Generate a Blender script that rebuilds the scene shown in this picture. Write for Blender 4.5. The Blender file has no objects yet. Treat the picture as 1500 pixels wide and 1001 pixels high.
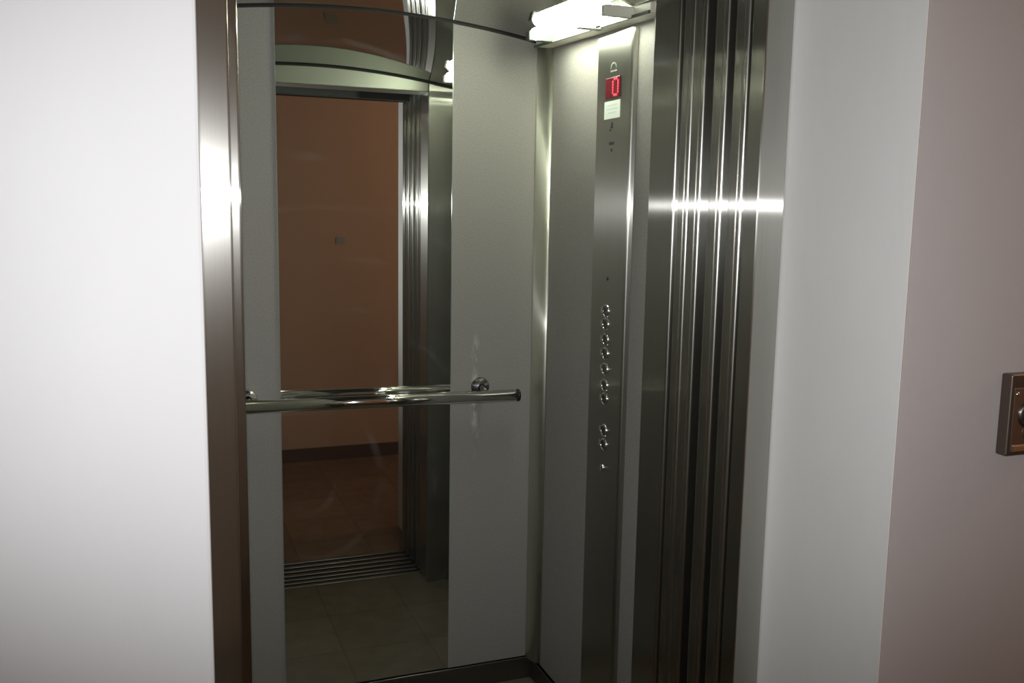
import bpy, bmesh, math, random
from mathutils import Vector, Matrix
sc = bpy.context.scene
S = 1.08                       # every coordinate below is in units of 1.08 m
HC = 1.42                      # lens height

# ------------------------------------------------------------------ camera
cd = bpy.data.cameras.new('camera'); cam = bpy.data.objects.new('camera', cd)
sc.collection.objects.link(cam); sc.camera = cam
cd.sensor_width = 36.0; cd.lens = 36.0*1371.1/1500.0; cd.clip_start = 0.02
yaw, pitch, roll = math.radians(21.06), math.radians(-7.90), math.radians(0.98)
fw = Vector((math.sin(yaw)*math.cos(pitch), math.cos(yaw)*math.cos(pitch), math.sin(pitch)))
rt = Vector((math.cos(yaw), -math.sin(yaw), 0)); up = rt.cross(fw)
r2 = rt*math.cos(roll)+up*math.sin(roll); u2 = -rt*math.sin(roll)+up*math.cos(roll)
m = Matrix((r2, u2, -fw)).transposed().to_4x4(); m.translation = Vector((0, 0, HC*S)); cam.matrix_world = m

# ------------------------------------------------------------------ world, lights, exposure
w = bpy.data.worlds.new('world'); sc.world = w; w.use_nodes = True
w.node_tree.nodes['Background'].inputs[0].default_value = (0, 0, 0, 1)
sc.view_settings.view_transform = 'Standard'; sc.view_settings.look = 'None'
sc.cycles.sample_clamp_indirect = 50.0
sc.view_settings.exposure = 0.0; sc.view_settings.gamma = 1.0; sc.view_settings.use_curve_mapping = False

def lamp(name, kind, loc, energy, color, **kw):
    l = bpy.data.lights.new(name, kind); l.energy = energy; l.color = color
    for k, v in kw.items(): setattr(l, k, v)
    o = bpy.data.objects.new(name, l); sc.collection.objects.link(o); o.location = loc
    return o
FLASH_POWER, TUBE_STRENGTH, HALL_POWER = 73.0, 46.0, 11.5
# the camera's own flash, a hand's breadth above the lens
fl = lamp('camera_flash', 'SPOT', Vector((0, 0, HC*S))+u2*0.038, FLASH_POWER, (0.98, 0.985, 1.0),
          spot_size=math.radians(73), spot_blend=1.0, shadow_soft_size=0.012)
fl.scale = (1.75, 1.0, 1.0)
fl.rotation_euler = (fw+u2*0.05).to_track_quat('-Z', 'Y').to_euler()
# the hallway's weak incandescent lamp, off to the side of the frame
hl = lamp('hallway_lamp', 'POINT', (2.4*S, 0.90*S, 1.9*S), HALL_POWER, (1.0, 0.68, 0.42), shadow_soft_size=0.09)

# ------------------------------------------------------------------ material helpers
def mat(name):
    m_ = bpy.data.materials.new(name); m_.use_nodes = True
    nt = m_.node_tree; return m_, nt, nt.nodes['Principled BSDF']
def N(nt, t, **kw):
    n = nt.nodes.new(t)
    for k, v in kw.items(): setattr(n, k, v)
    return n
def pos(nt): return N(nt, 'ShaderNodeNewGeometry').outputs['Position']
def plain(name, col, rough=0.5, metal=0.0, spec=0.5):
    m_, nt, b = mat(name)
    b.inputs['Base Color'].default_value = (*col, 1); b.inputs['Roughness'].default_value = rough
    b.inputs['Metallic'].default_value = metal; b.inputs['Specular IOR Level'].default_value = spec
    return m_
def emis(name, col, strength):
    m_, nt, b = mat(name)
    b.inputs['Base Color'].default_value = (0.02, 0.02, 0.02, 1)
    b.inputs['Emission Color'].default_value = (*col, 1); b.inputs['Emission Strength'].default_value = strength
    return m_
def mapped_noise(nt, scale, detail=4, rough=0.6, nscale=1.0):
    mp = N(nt, 'ShaderNodeMapping'); mp.inputs['Scale'].default_value = scale
    nt.links.new(pos(nt), mp.inputs['Vector'])
    n = N(nt, 'ShaderNodeTexNoise'); n.inputs['Scale'].default_value = nscale
    n.inputs['Detail'].default_value = detail; n.inputs['Roughness'].default_value = rough
    nt.links.new(mp.outputs[0], n.inputs['Vector']); return n.outputs['Fac']
def ramp(nt, fac, stops):
    r = N(nt, 'ShaderNodeValToRGB'); e = r.color_ramp.elements
    e[0].position, e[0].color = stops[0][0], (*stops[0][1], 1)
    e[1].position, e[1].color = stops[-1][0], (*stops[-1][1], 1)
    for p, c in stops[1:-1]:
        x = e.new(p); x.color = (*c, 1)
    nt.links.new(fac, r.inputs['Fac']); return r.outputs['Color']

def brushed(name, col, smooth=0.002, wide=0.27, soft=0.10, soft_rough=0.26, grain=0.06):
    """Vertically brushed stainless steel: highlights smear sideways into thin streaks."""
    m_, nt, b = mat(name)
    n = mapped_noise(nt, (900, 900, 3.0), 3, 0.6)
    c = ramp(nt, n, [(0.25, tuple(x*(1-grain) for x in col)), (0.75, tuple(x*(1+grain) for x in col))])
    t = N(nt, 'ShaderNodeCombineXYZ'); t.inputs[2].default_value = 1.0
    al = math.sqrt(smooth*wide)
    g = N(nt, 'ShaderNodeBsdfAnisotropic'); g.distribution = 'GGX'
    g.inputs['Roughness'].default_value = math.sqrt(al); g.inputs['Anisotropy'].default_value = 1-smooth/al
    nt.links.new(c, g.inputs['Color']); nt.links.new(t.outputs[0], g.inputs['Tangent'])
    b.inputs['Metallic'].default_value = 1.0; b.inputs['Roughness'].default_value = soft_rough
    nt.links.new(c, b.inputs['Base Color'])
    g2 = N(nt, 'ShaderNodeBsdfAnisotropic'); g2.distribution = 'GGX'      # coarser scratches
    sm2 = max(0.035, smooth*4); al2 = math.sqrt(sm2*wide)
    g2.inputs['Roughness'].default_value = math.sqrt(al2); g2.inputs['Anisotropy'].default_value = 1-sm2/al2
    nt.links.new(c, g2.inputs['Color']); nt.links.new(t.outputs[0], g2.inputs['Tangent'])
    gm = N(nt, 'ShaderNodeMixShader'); gm.inputs[0].default_value = 0.33
    nt.links.new(g.outputs[0], gm.inputs[1]); nt.links.new(g2.outputs[0], gm.inputs[2])
    mx = N(nt, 'ShaderNodeMixShader'); mx.inputs[0].default_value = soft
    nt.links.new(gm.outputs[0], mx.inputs[1]); nt.links.new(b.outputs[0], mx.inputs[2])
    nt.links.new(mx.outputs[0], nt.nodes['Material Output'].inputs['Surface'])
    return m_

def plaster(name, col, blot=0.05):
    m_, nt, b = mat(name)
    n = mapped_noise(nt, (2.2, 2.2, 1.3), 4, 0.55)
    c = ramp(nt, n, [(0.3, tuple(x*(1-blot) for x in col)), (0.7, tuple(min(1, x*(1+blot*0.5)) for x in col))])
    nt.links.new(c, b.inputs['Base Color']); b.inputs['Roughness'].default_value = 0.85
    b.inputs['Specular IOR Level'].default_value = 0.15
    f = mapped_noise(nt, (60, 60, 24), 3, 0.5)
    bu = N(nt, 'ShaderNodeBump'); bu.inputs['Strength'].default_value = 0.09; bu.inputs['Distance'].default_value = 0.004
    nt.links.new(f, bu.inputs['Height']); nt.links.new(bu.outputs[0], b.inputs['Normal']); return m_

def laminate(name, col, scuff=None):
    m_, nt, b = mat(name)
    n = mapped_noise(nt, (230, 230, 230), 3, 0.7)
    c = ramp(nt, n, [(0.3, tuple(x*0.86 for x in col)), (0.7, tuple(x*1.12 for x in col))])
    if scuff:
        # a pale vertical scuff worn into the laminate at x = scuff[0], z between scuff[1] and scuff[2]
        sep = N(nt, 'ShaderNodeSeparateXYZ'); nt.links.new(pos(nt), sep.inputs[0])
        wob = mapped_noise(nt, (0, 0, 9), 3, 0.7)
        wm = N(nt, 'ShaderNodeMath', operation='MULTIPLY_ADD'); wm.inputs[1].default_value = 0.05; wm.inputs[2].default_value = -0.025-scuff[0]
        nt.links.new(wob, wm.inputs[0])
        a = N(nt, 'ShaderNodeMath', operation='ADD'); nt.links.new(sep.outputs[0], a.inputs[0]); nt.links.new(wm.outputs[0], a.inputs[1])
        ab = N(nt, 'ShaderNodeMath', operation='ABSOLUTE'); nt.links.new(a.outputs[0], ab.inputs[0])
        mr = N(nt, 'ShaderNodeMapRange'); mr.inputs[1].default_value = 0.0; mr.inputs[2].default_value = 0.014; mr.inputs[3].default_value = 1; mr.inputs[4].default_value = 0
        nt.links.new(ab.outputs[0], mr.inputs[0])
        z1 = N(nt, 'ShaderNodeMapRange'); z1.inputs[1].default_value = scuff[1]; z1.inputs[2].default_value = scuff[1]+0.08
        z2 = N(nt, 'ShaderNodeMapRange'); z2.inputs[1].default_value = scuff[2]; z2.inputs[2].default_value = scuff[2]-0.08
        for z in (z1, z2): nt.links.new(sep.outputs[2], z.inputs[0])
        pat = mapped_noise(nt, (70, 70, 22), 3, 0.7)
        pr = N(nt, 'ShaderNodeMapRange'); pr.inputs[1].default_value = 0.42; pr.inputs[2].default_value = 0.62
        nt.links.new(pat, pr.inputs[0]); cur = mr.outputs[0]
        for o in (z1.outputs[0], z2.outputs[0], pr.outputs[0]):
            mu = N(nt, 'ShaderNodeMath', operation='MULTIPLY'); nt.links.new(cur, mu.inputs[0]); nt.links.new(o, mu.inputs[1]); cur = mu.outputs[0]
        hf = N(nt, 'ShaderNodeMath', operation='MULTIPLY'); hf.inputs[1].default_value = 0.6; nt.links.new(cur, hf.inputs[0])
        mx = N(nt, 'ShaderNodeMix', data_type='RGBA'); nt.links.new(hf.outputs[0], mx.inputs['Factor'])
        nt.links.new(c, mx.inputs['A']); mx.inputs['B'].default_value = (0.85, 0.85, 0.82, 1); c = mx.outputs['Result']
    nt.links.new(c, b.inputs['Base Color']); b.inputs['Roughness'].default_value = 0.5
    b.inputs['Specular IOR Level'].default_value = 0.25; return m_

def tiles(name, col, grout, size, off, gap=0.012, var=0.1, rough=0.45):
    m_, nt, b = mat(name)
    mp = N(nt, 'ShaderNodeMapping'); mp.inputs['Location'].default_value = (off[0], off[1], 0)
    nt.links.new(pos(nt), mp.inputs['Vector'])
    br = N(nt, 'ShaderNodeTexBrick'); br.offset = 0.0; br.inputs['Scale'].default_value = 1.0
    br.inputs['Brick Width'].default_value = size; br.inputs['Row Height'].default_value = size
    br.inputs['Mortar Size'].default_value = gap/2; br.inputs['Mortar Smooth'].default_value = 0.3
    br.inputs['Color1'].default_value = (*[x*(1-var) for x in col], 1); br.inputs['Color2'].default_value = (*[x*(1+var) for x in col], 1)
    br.inputs['Mortar'].default_value = (*grout, 1); nt.links.new(mp.outputs[0], br.inputs['Vector'])
    n = mapped_noise(nt, (14, 14, 14), 4, 0.65)
    k = ramp(nt, n, [(0.3, (0.82,)*3), (0.7, (1.1,)*3)])
    mx = N(nt, 'ShaderNodeMix', data_type='RGBA', blend_type='MULTIPLY'); mx.inputs['Factor'].default_value = 1
    nt.links.new(br.outputs['Color'], mx.inputs['A']); nt.links.new(k, mx.inputs['B'])
    nt.links.new(mx.outputs['Result'], b.inputs['Base Color']); b.inputs['Roughness'].default_value = rough
    b.inputs['Specular IOR Level'].default_value = 0.3
    return m_

def mirror_mat():
    m_, nt, b = mat('mirror_glass')
    b.inputs['Base Color'].default_value = (0.77, 0.79, 0.75, 1); b.inputs['Metallic'].default_value = 1.0
    b.inputs['Roughness'].default_value = 0.004
    # faint wiped smears: a grey film, strongest along a few sweeping streaks
    film = N(nt, 'ShaderNodeBsdfDiffuse'); film.inputs['Color'].default_value = (0.75, 0.75, 0.75, 1)
    wv = N(nt, 'ShaderNodeTexWave', wave_type='RINGS', rings_direction='Y'); wv.inputs['Scale'].default_value = 2.1
    wv.inputs['Distortion'].default_value = 2.5; wv.inputs['Detail'].default_value = 2; wv.inputs['Detail Scale'].default_value = 1.4
    mp = N(nt, 'ShaderNodeMapping'); mp.inputs['Location'].default_value = (-0.42, 0, -0.72)
    nt.links.new(pos(nt), mp.inputs['Vector']); nt.links.new(mp.outputs[0], wv.inputs['Vector'])
    a = N(nt, 'ShaderNodeMapRange'); a.inputs[1].default_value = 0.93; a.inputs[2].default_value = 1.0
    nt.links.new(wv.outputs['Fac'], a.inputs[0])
    n = mapped_noise(nt, (5, 5, 7), 3, 0.6)
    a2 = N(nt, 'ShaderNodeMapRange'); a2.inputs[1].default_value = 0.48; a2.inputs[2].default_value = 0.7
    nt.links.new(n, a2.inputs[0])
    sp = mapped_noise(nt, (120, 120, 120), 1, 0.5)
    a3 = N(nt, 'ShaderNodeMapRange'); a3.inputs[1].default_value = 0.80; a3.inputs[2].default_value = 0.86
    nt.links.new(sp, a3.inputs[0])
    mu = N(nt, 'ShaderNodeMath', operation='MULTIPLY'); nt.links.new(a.outputs[0], mu.inputs[0]); nt.links.new(a2.outputs[0], mu.inputs[1])
    ad = N(nt, 'ShaderNodeMath', operation='ADD'); nt.links.new(mu.outputs[0], ad.inputs[0]); nt.links.new(a3.outputs[0], ad.inputs[1])
    ml = N(nt, 'ShaderNodeMath', operation='MULTIPLY_ADD'); ml.inputs[1].default_value = 0.06; ml.inputs[2].default_value = 0.012
    nt.links.new(ad.outputs[0], ml.inputs[0])
    mx = N(nt, 'ShaderNodeMixShader'); nt.links.new(ml.outputs[0], mx.inputs[0])
    nt.links.new(b.outputs[0], mx.inputs[1]); nt.links.new(film.outputs[0], mx.inputs[2])
    nt.links.new(mx.outputs[0], nt.nodes['Material Output'].inputs['Surface']); return m_

M = {}
M['white_wall'] = plaster('white_plaster', (0.63, 0.63, 0.635))
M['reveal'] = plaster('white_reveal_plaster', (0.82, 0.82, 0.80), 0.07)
M['pink_wall'] = plaster('pinkish_plaster', (0.50, 0.47, 0.465), 0.05)
M['hall_wall'] = plaster('peach_plaster', (0.62, 0.43, 0.31), 0.03)
M['laminate'] = laminate('speckled_grey_laminate', (0.32, 0.308, 0.285))
M['laminate_scuffed'] = laminate('scuffed_grey_laminate', (0.32, 0.308, 0.285), (0.858*S, 0.70*S, 1.08*S))
M['steel'] = brushed('brushed_steel', (0.54, 0.54, 0.50))
M['panel_steel'] = brushed('panel_brushed_steel', (0.54, 0.54, 0.49), 0.012, 0.35, 0.25, 0.35)
M['dark_steel'] = brushed('dark_brushed_steel', (0.22, 0.22, 0.21), 0.03, 0.5, 0.4, 0.4)
M['soft_steel'] = brushed('soft_brushed_steel', (0.80, 0.81, 0.71), 0.03, 0.5, 0.6, 0.48)
M['door_steel'] = brushed('door_brushed_steel', (0.54, 0.54, 0.50), 0.002, 0.27, 0.3, 0.30)
M['transom_steel'] = plain('satin_steel', (0.44, 0.46, 0.40), 0.5, 0.9)
M['ceiling_steel'] = plain('polished_ceiling_steel', (0.30, 0.30, 0.28), 0.035, 1.0)
M['chrome'] = plain('chrome', (0.80, 0.80, 0.76), 0.09, 1.0)
M['button_chrome'] = plain('button_chrome', (0.85, 0.85, 0.82), 0.2, 1.0)
M['black'] = plain('matte_black', (0.012, 0.012, 0.012), 0.7)
M['shaft'] = plain('unlit_shaft_concrete', (0.05, 0.05, 0.05), 0.9)
M['dark_plastic'] = plain('dark_plastic', (0.02, 0.02, 0.02), 0.35)
M['aluminium'] = plain('sill_aluminium', (0.20, 0.22, 0.22), 0.35, 1.0)
M['paper'] = plain('white_paper', (0.72, 0.78, 0.72), 0.7)
M['print'] = plain('faint_print', (0.60, 0.66, 0.61), 0.8)
M['engraving'] = plain('dark_engraving', (0.03, 0.03, 0.03), 0.6)
M['emblem'] = plain('pale_emblem', (0.40, 0.42, 0.38), 0.4, 0.6)
M['white_metal'] = plain('cream_enamel', (0.80, 0.79, 0.68), 0.4)
M['grey_plastic'] = plain('grey_plastic', (0.10, 0.12, 0.10), 0.45)
M['plate'] = plain('grey_plate', (0.38, 0.40, 0.34), 0.5)
M['display'] = plain('dark_red_display', (0.115, 0.006, 0.015), 0.25)
M['led'] = emis('red_led', (1.0, 0.03, 0.05), 2.0)
M['tube'] = emis('lit_fluorescent_tube', (0.95, 1.0, 0.80), TUBE_STRENGTH)
M['car_tile'] = tiles('beige_floor_tile', (0.155, 0.132, 0.088), (0.11, 0.095, 0.065), 0.30, (0.02, 0.06), 0.008)
M['hall_tile'] = tiles('brown_hall_tile', (0.20, 0.125, 0.075), (0.11, 0.08, 0.06), 0.33, (0.1, 0.1), 0.006, 0.15)
M['skirt'] = plain('brown_skirting_tile', (0.12, 0.07, 0.045), 0.5)
M['bronze'] = plain('bronze_steel', (0.15, 0.118, 0.10), 0.4, 0.8)
M['bronze_light'] = brushed('light_bronze_plate', (0.36, 0.30, 0.245), 0.03, 0.5, 0.4, 0.4)
M['red_mark'] = plain('red_marking', (0.45, 0.03, 0.03), 0.5)
M['mirror'] = mirror_mat()
M['mirror_edge'] = plain('polished_glass_edge', (0.55, 0.68, 0.60), 0.12, 0.6)

# ------------------------------------------------------------------ mesh helpers (units of S metres)
def V(*a): return Vector(a)*S
class MB:
    def __init__(s): s.bm = bmesh.new()
    def box(s, x0, x1, y0, y1, z0, z1, bev=0.0, seg=2):
        vs = [s.bm.verts.new(V(x, y, z)) for z in (z0, z1) for y in (y0, y1) for x in (x0, x1)]
        q = [(0, 2, 3, 1), (4, 5, 7, 6), (0, 1, 5, 4), (2, 6, 7, 3), (0, 4, 6, 2), (1, 3, 7, 5)]
        fs = [s.bm.faces.new([vs[i] for i in f]) for f in q]
        if bev:
            es = list({e for f in fs for e in f.edges})
            bmesh.ops.bevel(s.bm, geom=es, offset=bev*S, segments=seg, affect='EDGES', profile=0.5)
        return s
    def prism(s, pts, z0, z1, bev=None):
        """vertical extrusion of a counter-clockwise outline in x, y"""
        a = [s.bm.verts.new(V(x, y, z0)) for x, y in pts]; b = [s.bm.verts.new(V(x, y, z1)) for x, y in pts]
        n = len(pts)
        s.bm.faces.new(a[::-1]); s.bm.faces.new(b)
        for i in range(n): s.bm.faces.new((a[i], a[(i+1) % n], b[(i+1) % n], b[i]))
        return s
    def tube(s, p0, p1, r, n=24, caps=True, r1=None):
        p0, p1 = Vector(p0), Vector(p1); d = (p1-p0).normalized()
        a = d.cross(Vector((0, 0, 1)) if abs(d.z) < .9 else Vector((1, 0, 0))).normalized(); b = d.cross(a)
        r1 = r if r1 is None else r1
        R0 = [s.bm.verts.new((p0+(a*math.cos(t)+b*math.sin(t))*r)*S) for t in [2*math.pi*i/n for i in range(n)]]
        R1 = [s.bm.verts.new((p1+(a*math.cos(t)+b*math.sin(t))*r1)*S) for t in [2*math.pi*i/n for i in range(n)]]
        for i in range(n): s.bm.faces.new((R0[i], R0[(i+1) % n], R1[(i+1) % n], R1[i])).smooth = True
        if caps: s.bm.faces.new(R0[::-1]); s.bm.faces.new(R1)
        return s
    def lathe(s, c, axis, prof, n=28):
        """prof: (radius, height along axis); closed with a fan where the radius is 0"""
        c, d = Vector(c), Vector(axis).normalized()
        a = d.cross(Vector((0, 0, 1)) if abs(d.z) < .9 else Vector((1, 0, 0))).normalized(); b = d.cross(a)
        rings = []
        for r, h in prof:
            if r <= 1e-6: rings.append([s.bm.verts.new((c+d*h)*S)])
            else: rings.append([s.bm.verts.new((c+d*h+(a*math.cos(2*math.pi*i/n)+b*math.sin(2*math.pi*i/n))*r)*S) for i in range(n)])
        for A, B in zip(rings, rings[1:]):
            for i in range(n):
                j = (i+1) % n
                if len(A) == 1 and len(B) > 1: f = (A[0], B[j], B[i])
                elif len(B) == 1 and len(A) > 1: f = (A[i], A[j], B[0])
                elif len(A) > 1: f = (A[i], A[j], B[j], B[i])
                else: continue
                s.bm.faces.new(f).smooth = True
        return s
    def sheet(s, pts_a, pts_b, smooth=True):
        a = [s.bm.verts.new(V(*p)) for p in pts_a]; b = [s.bm.verts.new(V(*p)) for p in pts_b]
        for i in range(len(a)-1):
            s.bm.faces.new((a[i], a[i+1], b[i+1], b[i])).smooth = smooth
        return s
    def sloped(s):
        for v in s.bm.verts: v.co.z += S*zs(v.co.y/S)
        return s
    def build(s, name, m_, parent=None, base=None):
        bmesh.ops.recalc_face_normals(s.bm, faces=s.bm.faces)
        o_ = Vector((0, 0, 0))
        if parent is not None: o_ = parent['_base_v']
        elif base is not None: o_ = V(*base)
        o_ = Vector(o_)
        bmesh.ops.translate(s.bm, verts=s.bm.verts, vec=-o_)
        me = bpy.data.meshes.new(name); s.bm.to_mesh(me); s.bm.free()
        me.materials.append(M[m_]); o = bpy.data.objects.new(name, me); sc.collection.objects.link(o)
        if parent is not None:
            o.parent = parent; o['_base_v'] = tuple(o_)
        else:
            o.location = o_; o['_base_v'] = tuple(o_)
        return o
def tag(o, label, cat, group=None):
    o['label'] = label; o['category'] = cat
    if group: o['group'] = group
    return o
def thing(name, base, label, cat, group=None):
    o = bpy.data.objects.new(name, None); sc.collection.objects.link(o); o.location = V(*base)
    o.empty_display_size = 0.05; o['_base_v'] = tuple(V(*base)); return tag(o, label, cat, group)
def struct(o): o['kind'] = 'structure'; return o

# ------------------------------------------------------------------ key planes
YW, YJ = 1.04, 1.327            # hallway wall face, door-frame face
YB = 2.52                       # back wall of the car
XL, XR = 0.03, 1.056            # car side walls
OL, OR = 0.103, 0.945           # clear opening
YC0, YC1 = 1.60, 1.70           # car front returns
ZH = 1.84                       # door head
HY = -0.20                      # hallway wall behind the camera
H_CEIL = 2.35
def zs(y): return -0.032*(YB-y)/(YB-YC1)          # the ceiling drops a little to the front
def zc(x, y=2.52): return 1.938-0.19*(x-0.543)**2+zs(y)      # vaulted car ceiling

# ------------------------------------------------------------------ setting: hallway
b = MB(); b.box(-2.0, 0.050, YW, YJ+0.012, 0, H_CEIL, 0.004); struct(b.build('wall_left', 'white_wall'))
b = MB(); b.box(1.003, 3.2, YW+0.003, YJ+0.012, 0, H_CEIL); struct(b.build('wall_right', 'pink_wall'))
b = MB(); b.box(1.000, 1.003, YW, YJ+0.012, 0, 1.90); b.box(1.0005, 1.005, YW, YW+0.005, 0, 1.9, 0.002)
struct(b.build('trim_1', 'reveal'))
b = MB(); b.box(0.050, 1.003, YW, YJ+0.012, 1.90, H_CEIL); struct(b.build('wall_over_door', 'white_wall'))
b = MB(); b.box(-2.0, 3.2, HY-0.1, HY, 0, H_CEIL); struct(b.build('wall_rear', 'hall_wall'))
b = MB(); b.box(-2.1, -2.0, HY-0.1, YJ, 0, H_CEIL); struct(b.build('wall_side_left', 'hall_wall'))
b = MB(); b.box(3.2, 3.3, HY-0.1, YJ, 0, H_CEIL); struct(b.build('wall_side_right', 'hall_wall'))
b = MB(); b.box(-2.1, 3.3, HY-0.1, YJ+0.005, -0.08, 0); struct(b.build('floor', 'hall_tile'))
b = MB(); b.box(-2.1, 3.3, HY-0.1, YJ+0.012, H_CEIL, H_CEIL+0.08); struct(b.build('ceiling', 'white_wall'))
b = MB(); b.box(-2.0, 3.2, HY, HY+0.012, 0, 0.075, 0.002); struct(b.build('baseboard_rear', 'skirt'))
# shaft behind the frames: nothing of the outside leaks in
b = MB()
b.box(-0.6, 1.9, YJ+0.012, YJ+0.02, ZH+0.06, 2.4)
b.box(-0.62, -0.6, YJ+0.012, 2.66, -0.3, 2.4); b.box(1.9, 1.92, YJ+0.012, 2.66, -0.3, 2.4)
b.box(-0.6, 1.9, 2.64, 2.66, -0.3, 2.4); b.box(-0.6, 1.9, YJ+0.012, 2.66, 2.4, 2.42); b.box(-0.6, 1.9, YJ+0.012, 2.66, -0.32, -0.3)
struct(b.build('wall_shaft', 'shaft'))

# ------------------------------------------------------------------ setting: lift car shell
b = MB(); b.box(XL-0.02, XR+0.02, YB, YB+0.02, 0, 1.96); struct(b.build('wall_back', 'laminate_scuffed'))
b = MB(); b.box(XR, XR+0.02, YC1, YB, 0, 1.925); struct(b.build('wall_car_right', 'laminate'))
b = MB(); b.box(XL-0.02, XL, YC1, YB, 0, 1.925); struct(b.build('wall_car_left', 'laminate'))
b = MB(); b.box(XL-0.02, XR+0.02, YC0, YB+0.02, -0.04, 0); struct(b.build('floor_car', 'car_tile'))
b = MB(); n = 40; xs = [XL-0.02+(XR-XL+0.04)*i/n for i in range(n+1)]
b.sheet([(x, YC1-0.02, zc(x, YC1-0.02)) for x in xs], [(x, YB-0.007, zc(x)) for x in xs])
b.sheet([(x, YC1-0.02, zc(x, YC1-0.02)+0.012) for x in xs], [(x, YB-0.007, zc(x)+0.012) for x in xs])
b.sheet([(x, YB-0.007, zc(x)) for x in xs], [(x, YB-0.007, zc(x)+0.012) for x in xs])
o = struct(b.build('ceiling_car', 'ceiling_steel'))
b = MB(); b.sheet([(x, YB-0.0056, zc(x)-0.0045) for x in xs], [(x, YB-0.0056, zc(x)+0.03) for x in xs])
b.sheet([(x, YB-0.0056, zc(x)-0.0045) for x in xs], [(x, YB, zc(x)-0.0045) for x in xs])
struct(b.build('gap_shade', 'black'))  # black strip standing in for the shade in the gap between ceiling and wall
# kick plates
b = MB(); b.box(XL, XR, YB-0.012, YB, 0, 0.068, 0.002); struct(b.build('baseboard_back', 'dark_steel'))
b = MB(); b.box(XR-0.012, XR, YC1, YB-0.012, 0, 0.062, 0.002); struct(b.build('baseboard_right', 'dark_steel'))
b = MB(); b.box(XL, XL+0.012, YC1, YB-0.012, 0, 0.068, 0.002); struct(b.build('baseboard_left', 'dark_steel'))
# corner strips
def corner(side):
    f = (lambda x: x) if side > 0 else (lambda x: XL+XR-x)
    pr = [(1.0555-0.025*math.cos(t), 2.519-0.061*math.sin(t)) for t in [math.pi/2*i/12 for i in range(13)]]+[(1.0555, 2.519)]
    b = MB(); b.prism([(f(x), y) for x, y in pr], 0.066, zc(1.05)-0.004)
    for fc in b.bm.faces:
        if len(fc.verts) == 4: fc.smooth = True
    return b
struct(corner(1).build('trim_3', 'soft_steel')); struct(corner(-1).build('trim_4', 'soft_steel'))
# steel strip at the front end of the right wall, and the returns either side of the opening
b = MB(); b.box(XR-0.006, XR+0.002, YC1, 1.826, 0.0, 1.90, 0.002); struct(b.build('trim_5', 'steel'))
b = MB(); b.box(XL-0.002, XL+0.006, YC1, 1.826, 0.0, 1.90, 0.002); struct(b.build('trim_6', 'steel'))
b = MB(); b.box(OR, XR+0.02, YC0, YC1, 0, 1.93, 0.0055, 4); struct(b.build('trim_7', 'door_steel'))
b = MB(); b.box(XL-0.02, 0.139, YC0, YC1, 0, 1.93, 0.004, 3); struct(b.build('trim_8', 'steel'))
b = MB(); b.box(0.139, OR, YC0, YC1, ZH, 1.95, 0.003, 2); struct(b.build('trim_9', 'transom_steel'))
b = MB(); b.sheet([(x, YC1+0.001, zc(x, YC1)-0.006) for x in xs], [(x, YC1+0.001, zc(x, YC1)+0.001) for x in xs]); b.sheet([(x, YC1+0.004, zc(x, YC1)-0.001) for x in xs], [(x, YC1, zc(x, YC1)-0.001) for x in xs])
struct(b.build('trim_10', 'black'))

# ------------------------------------------------------------------ landing door frame
fr = thing('door_frame', (0.524, YJ, 0), 'brushed steel landing door frame set into the white plastered opening', 'door frame')
b = MB(); b.box(0.052, OL, YJ, YJ+0.040, 0, ZH+0.06, 0.003, 3); b.build('left_jamb', 'steel', fr)
b = MB(); b.box(OR, 0.999, YJ, YJ+0.040, 0, ZH+0.06, 0.003, 3); b.build('right_jamb', 'steel', fr)
b = MB(); b.box(OL, OR, YJ, YJ+0.040, ZH, ZH+0.06, 0.003, 3); b.build('head', 'steel', fr)

# ------------------------------------------------------------------ sliding door panels, all parked open on the right
def panel(name, x0, y0, y1, label, group, width=0.46):
    t = thing(name, (x0+width/2, (y0+y1)/2, 0.004), label, 'sliding door', group)
    b = MB(); b.box(x0, x0+width, y0, y1, 0.004, ZH+0.02, 0.0055, 4); b.build('leaf', 'door_steel', t)
    b = MB(); b.box(x0-0.0015, x0+0.001, y0+0.010, y1-0.010, 0.02, ZH-0.01, 0.0007, 1); b.build('edge_strip', 'steel', t)
    for dx in (0.06, 0.34):
        b = MB(); b.box(x0+dx, x0+dx+0.04, (y0+y1)/2-0.004, (y0+y1)/2+0.004, ZH+0.02, ZH+0.05); b.build('hanger', 'dark_steel', t)
    return t
LG, CG = 'landing door panels', 'lift car door panels'
panel('landing_door', OR+0.002, 1.380, 1.420, 'steel landing door panel edge right behind the door frame jamb', LG)
panel('landing_door', OR+0.002, 1.442, 1.483, 'steel landing door panel edge farther in, next to the dark gap before the car doors', LG)
panel('car_door', OR+0.003, 1.514, 1.553, 'steel car door panel edge just past the dark gap, second from the car post', CG)
panel('car_door', OR+0.004, 1.557, 1.594, 'steel car door panel edge innermost of the four, touching the car post', CG)
# header gear over the opening
hg = thing('door_track', (0.524, 1.47, ZH), 'dark door track just above the lift opening, seen in the mirror', 'door track')
b = MB(); b.box(-0.3, 1.6, 1.372, 1.50, 1.895, 1.95); b.build('beam', 'black', hg)
b = MB(); b.box(OL, 0.77, 1.40, 1.412, 1.838, 1.895, 0.002); b.build('rail', 'aluminium', hg)
b = MB(); b.box(0.75, OR, 1.43, 1.436, 1.835, 1.895); b.build('cover', 'dark_plastic', hg)
b = MB(); b.box(-0.3, 1.6, 1.52, 1.598, 1.90, 1.95); b.build('car_beam', 'black', hg)

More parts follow.
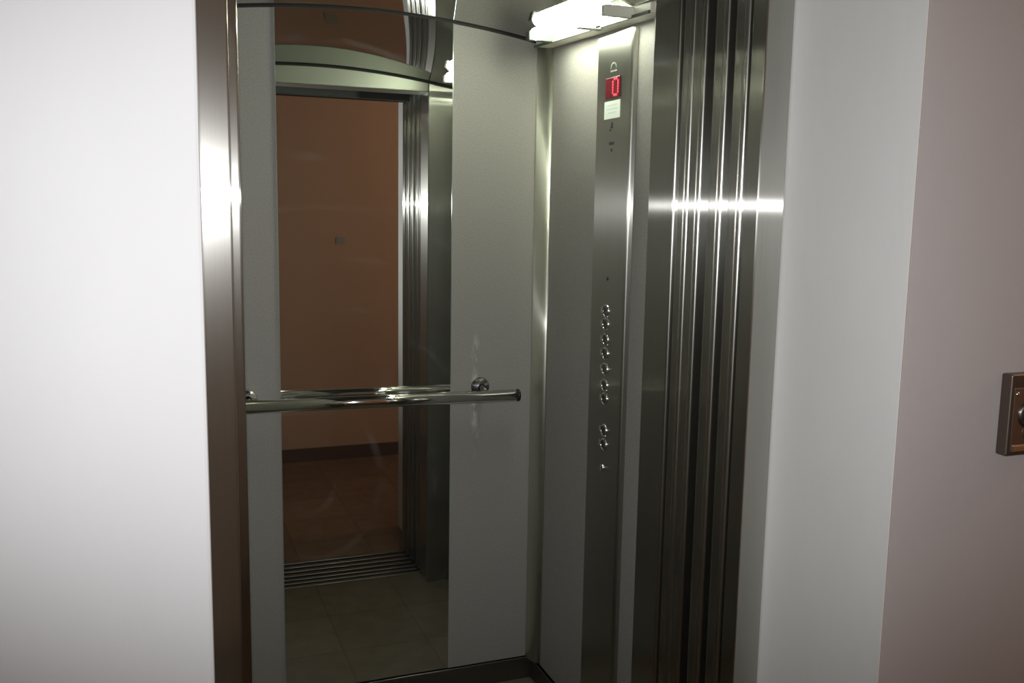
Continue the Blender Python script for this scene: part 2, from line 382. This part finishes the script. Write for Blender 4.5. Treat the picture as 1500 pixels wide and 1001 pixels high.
# sills
def sill(y0, y1, label, nm, ribs):
    t = thing(nm, (0.524, (y0+y1)/2, -0.03), label, 'door sill', 'grooved door sills')
    b = MB(); n_ = ribs; w_ = (y1-y0)/(2*n_-1)
    b.box(0.0, 1.45, y0, y1, -0.03, -0.012)
    b.build('base', 'black', t)
    b = MB()
    for i in range(n_): b.box(0.0, 1.45, y0+2*i*w_, y0+(2*i+1)*w_, -0.012, 0.0015, 0.001, 1)
    b.build('ribs', 'aluminium', t)
sill(YJ+0.006, 1.487, 'grooved aluminium landing sill at the hallway side, seen in the mirror', 'door_sill', 4)
sill(1.508, 1.598, 'grooved aluminium car sill at the tiled car floor, seen in the mirror', 'door_sill', 3)

# ------------------------------------------------------------------ mirror on the back wall
mi = thing('wall_mirror', (0.545, YB-0.003, 0.069), 'tall frameless mirror fixed to the back wall of the lift', 'mirror')
def arched(b, x0, x1, y0, y1, z0, n=16):
    xs_ = [x0+(x1-x0)*i/n for i in range(n+1)]
    rings = []
    for x in xs_:
        rings.append([b.bm.verts.new(V(x, y, z)) for y, z in ((y0, z0), (y1, z0), (y1, zc(x)-0.004), (y0, zc(x)-0.004))])
    b.bm.faces.new(rings[0][::-1]); b.bm.faces.new(rings[-1])
    for A, B in zip(rings, rings[1:]):
        for i in range(4): b.bm.faces.new((A[i], A[(i+1) % 4], B[(i+1) % 4], B[i]))
    return b
arched(MB(), 0.309, 0.782, YB-0.0050, YB-0.001, 0.069).build('glass', 'mirror', mi)
for x0, x1 in ((0.3072, 0.309), (0.782, 0.7838)): arched(MB(), x0, x1, YB-0.0055, YB-0.001, 0.069, 1).build('polished_edge', 'mirror_edge', mi)

# ------------------------------------------------------------------ grab rail
YR = YB-0.060
gr = thing('grab_rail', (0.58, YB, 0.905), 'straight chrome grab rail running across the mirror', 'handrail')
b = MB(); b.tube((0.178, YR, 0.908), (0.965, YR, 0.898), 0.0175, 32); b.build('bar', 'chrome', gr)
b = MB(); b.lathe((0.965, YR, 0.898), (1, 0, 0), [(0.0175, -0.001), (0.0182, 0.0), (0.0182, 0.005), (0.016, 0.007), (0, 0.007)]); b.build('end_cap', 'dark_plastic', gr)
b = MB(); b.lathe((0.178, YR, 0.908), (-1, 0, 0), [(0.0175, -0.001), (0.0182, 0.0), (0.0182, 0.005), (0.016, 0.007), (0, 0.007)]); b.build('end_cap', 'dark_plastic', gr)
for x in (0.222, 0.873):
    z = 0.917
    b = MB(); b.lathe((x, YB, z), (0, -1, 0), [(0.0, 0.0), (0.027, 0.0), (0.027, 0.006), (0.022, 0.013), (0.011, 0.017)])
    b.tube((x, YB-0.012, z), (x, YR+0.006, z-0.008), 0.009, 20); b.build('bracket', 'button_chrome' if x < .5 else 'dark_steel', gr)

# ------------------------------------------------------------------ fluorescent light along the right wall
TZ, TR = 1.888, 0.0155
def tube_light(f, label):
    """f places x (a twin on the other wall would mirror it)"""
    def bx(b, x0, x1, *a):
        x0, x1 = sorted((f(x0), f(x1))); b.box(x0, x1, *a); return b
    TX = f(0.955)
    fx = thing('fluorescent_light', (f(XR), 2.1, 1.875), label, 'light')
    bx(MB(), 1.008, XR, 1.83, 2.475, 1.873, 1.896, 0.003).sloped().build('channel', 'white_metal', fx)
    bx(MB(), 1.002, 1.008, 1.83, 2.475, 1.8705, 1.877, 0.001).sloped().build('lip', 'grey_plastic', fx)
    b = MB(); b.tube((TX, 1.925, TZ), (TX, 2.345, TZ), TR, 28); b.sloped().build('tube', 'tube', fx)
    for y0, y1 in ((2.345, 2.37), (1.905, 1.925)):
        b = bx(MB(), 0.936, 1.01, y0, y1, TZ-0.017, TZ+0.0075, 0.004, 3)
        b.sloped().build('lamp_holder', 'white_metal' if y0 < 2 else 'grey_plastic', fx)
    b = bx(MB(), 0.950, 1.01, 2.06, 2.085, 1.866, 1.8685, 0.001); bx(b, 1.002, 1.01, 2.06, 2.085, 1.866, 1.88); b.sloped().build('clip', 'grey_plastic', fx)
tube_light(lambda x: x, 'lit fluorescent tube light along the top of the right wall')

# ------------------------------------------------------------------ control panel
PX = XR-0.016                   # face of the panel
cp = thing('control_panel', (XR, 2.03, 0.066), 'full height steel control panel with a column of round buttons', 'control panel')
b = MB()
b.prism(([(XR-0.001, 1.966), (XR-0.001, 2.145), (PX+0.002, 2.145), (PX, 2.143), (PX, 1.974)]+[(PX+0.008*(1-math.cos(t)), 1.974-0.008*math.sin(t)) for t in (0.3, 0.6, 0.9, 1.2, 1.5)])[::-1], 0.066, 1.842)
b.build('faceplate', 'panel_steel', cp)
def disc_on_panel(y, z, prof, m_, nm, parent, n=28):
    b = MB(); b.lathe((PX, y, z), (-1, 0, 0), prof, n); return b.build(nm, m_, parent)
dp = MB(); dp.box(PX-0.003, PX, 2.020, 2.094, 1.693, 1.741, 0.001); dp = dp.build('display', 'display', cp); dp['label'] = 'dark red floor display with a lit 0'
b = MB()
rows = ["01110", "10001", "10001", "10001", "10001", "10001", "01110"]
for j, rw in enumerate(rows):
    for i, ch in enumerate(rw):
        if ch == '1':
            b.lathe((PX-0.003, 2.054-0.0066*i, 1.7355-0.0062*j), (-1, 0, 0), [(0.0029, 0.0), (0.0029, 0.0006), (0, 0.0008)], 10)
b.build('digit', 'led', dp)
# engraved marks
b = MB()
for k in range(14):
    t0, t1 = math.pi*k/14, math.pi*(k+1)/14
    for r0, r1 in ((0.012, 0.016),):
        pts = [(2.058+r*math.cos(t), 1.762+r*0.9*math.sin(t)) for r, t in ((r0, t0), (r1, t0), (r1, t1), (r0, t1))]
        vs = [b.bm.verts.new(V(PX-0.0006, y, z)) for y, z in pts]; b.bm.faces.new(vs)
b.box(PX-0.0006, PX, 2.042, 2.074, 1.754, 1.758); b.build('emblem', 'emblem', cp)
b = MB()      # small bell mark
b.box(PX-0.0006, PX, 2.052, 2.066, 1.622, 1.626); b.box(PX-0.0006, PX, 2.054, 2.062, 1.626, 1.634); b.box(PX-0.0006, PX, 2.056, 2.060, 1.634, 1.637); b.box(PX-0.0006, PX, 2.062, 2.070, 1.616, 1.620)
b.build('engraved_mark', 'engraving', cp)
b = MB()      # load marking: two figures on one line with a dot below
for y in (2.068, 2.061, 2.054, 2.047): b.box(PX-0.0006, PX, y-0.0022, y+0.0022, 1.583, 1.590)
b.box(PX-0.0006, PX, 2.054, 2.060, 1.567, 1.574); b.build('engraved_mark', 'engraving', cp)
disc_on_panel(2.056, 1.261, [(0.0, 0.0), (0.0045, 0.0), (0.0045, 0.001), (0, 0.0015)], 'engraving', 'indicator_hole', cp)
for z in (1.182, 1.149, 1.111, 1.076, 1.037, 0.997, 0.963, 0.883, 0.847):
    y = 2.047+0.010*(z-0.85)/0.33
    bt = disc_on_panel(y, z, [(0.0118, 0.0), (0.0118, 0.002), (0.0105, 0.0035), (0.006, 0.0022), (0, 0.0018)], 'dark_steel', 'button', cp)
    disc_on_panel(y, z, [(0.0118, 0.0), (0.0118, 0.0035), (0.0130, 0.0048), (0.0152, 0.0042), (0.0162, 0.002), (0.0164, 0.0)], 'button_chrome', 'button_ring', bt)
    b = MB(); b.box(PX-0.0008, PX, y+0.021, y+0.0235, z-0.007, z+0.007); b.box(PX-0.0008, PX, y+0.0265, y+0.029, z-0.007, z+0.007); b.build('braille_mark', 'emblem', bt)
ks = disc_on_panel(2.050, 0.787, [(0.0085, 0.0), (0.0085, 0.004), (0.007, 0.0055), (0.003, 0.005), (0, 0.005)], 'button_chrome', 'key_switch', cp)
b = MB(); b.box(PX-0.0058, PX-0.005, 2.049, 2.051, 0.783, 0.791); b.build('key_slot', 'engraving', ks)
# paper notice stuck under the display
b = MB(); b.box(PX-0.0015, PX-0.0002, 2.018, 2.099, 1.645, 1.6865); st = b.build('paper_notice', 'paper', None, (PX, 2.058, 1.645))
tag(st, 'small white paper notice stuck under the red display', 'notice')
b = MB()
for z, l in ((1.677, 0.05), (1.668, 0.056), (1.659, 0.042)): b.box(PX-0.0018, PX-0.0014, 2.058-l/2, 2.058+l/2, z-0.0012, z+0.0012)
b.build('faint_print', 'print', st)

# ------------------------------------------------------------------ hallway call station
cs = thing('call_station', (1.25, YW+0.003, 1.064), 'bronze coloured call plate with a black button on the pinkish wall', 'call button')
b = MB(); b.box(1.200, 1.292, YW-0.017, YW+0.003, 1.064, 1.190, 0.003, 3); b.build('housing', 'bronze', cs)
b = MB(); b.box(1.206, 1.286, YW-0.019, YW-0.0165, 1.069, 1.170, 0.0015); b.build('faceplate', 'bronze_light', cs)
bt = MB(); bt.lathe((1.238, YW-0.019, 1.128), (0, -1, 0), [(0.017, 0), (0.017, 0.002), (0.013, 0.0035), (0.0, 0.002)]); bt = bt.build('button', 'dark_plastic', cs)
b = MB(); b.lathe((1.238, YW-0.019, 1.128), (0, -1, 0), [(0.017, 0), (0.017, 0.003), (0.0185, 0.0045), (0.021, 0.003), (0.022, 0)]); b.build('button_ring', 'dark_steel', bt)
b = MB(); b.box(1.226, 1.252, YW-0.0195, YW-0.0185, 1.159, 1.164); b.build('red_mark', 'red_mark', cs)
b = MB(); b.lathe((1.212, YW-0.019, 1.160), (0, -1, 0), [(0.0035, 0), (0.003, 0.001), (0, 0.0015)]); b.build('screw', 'button_chrome', cs)
b = MB(); b.box(1.210, 1.234, YW-0.0215, YW-0.0185, 1.071, 1.081, 0.001); b.build('label_strip', 'button_chrome', cs)
b = MB(); b.lathe((1.238, YW-0.019, 1.100), (0, -1, 0), [(0.011, 0), (0.010, 0.001), (0, 0.001)]); b.build('lock_cylinder', 'bronze', cs)

# ------------------------------------------------------------------ small plate on the hallway wall (seen in the mirror)
b = MB(); b.box(0.955, 1.005, HY, HY+0.006, 1.225, 1.265, 0.0015); wp = b.build('wall_plate', 'plate', None, (0.98, HY, 1.225))
tag(wp, 'small grey plate on the hallway wall, seen in the mirror', 'wall plate')
b = MB(); b.box(0.968, 0.992, HY+0.006, HY+0.0075, 1.235, 1.255, 0.0006); b.build('rocker', 'plate', wp)

for o in sc.objects:
    if '_base_v' in o: del o['_base_v']
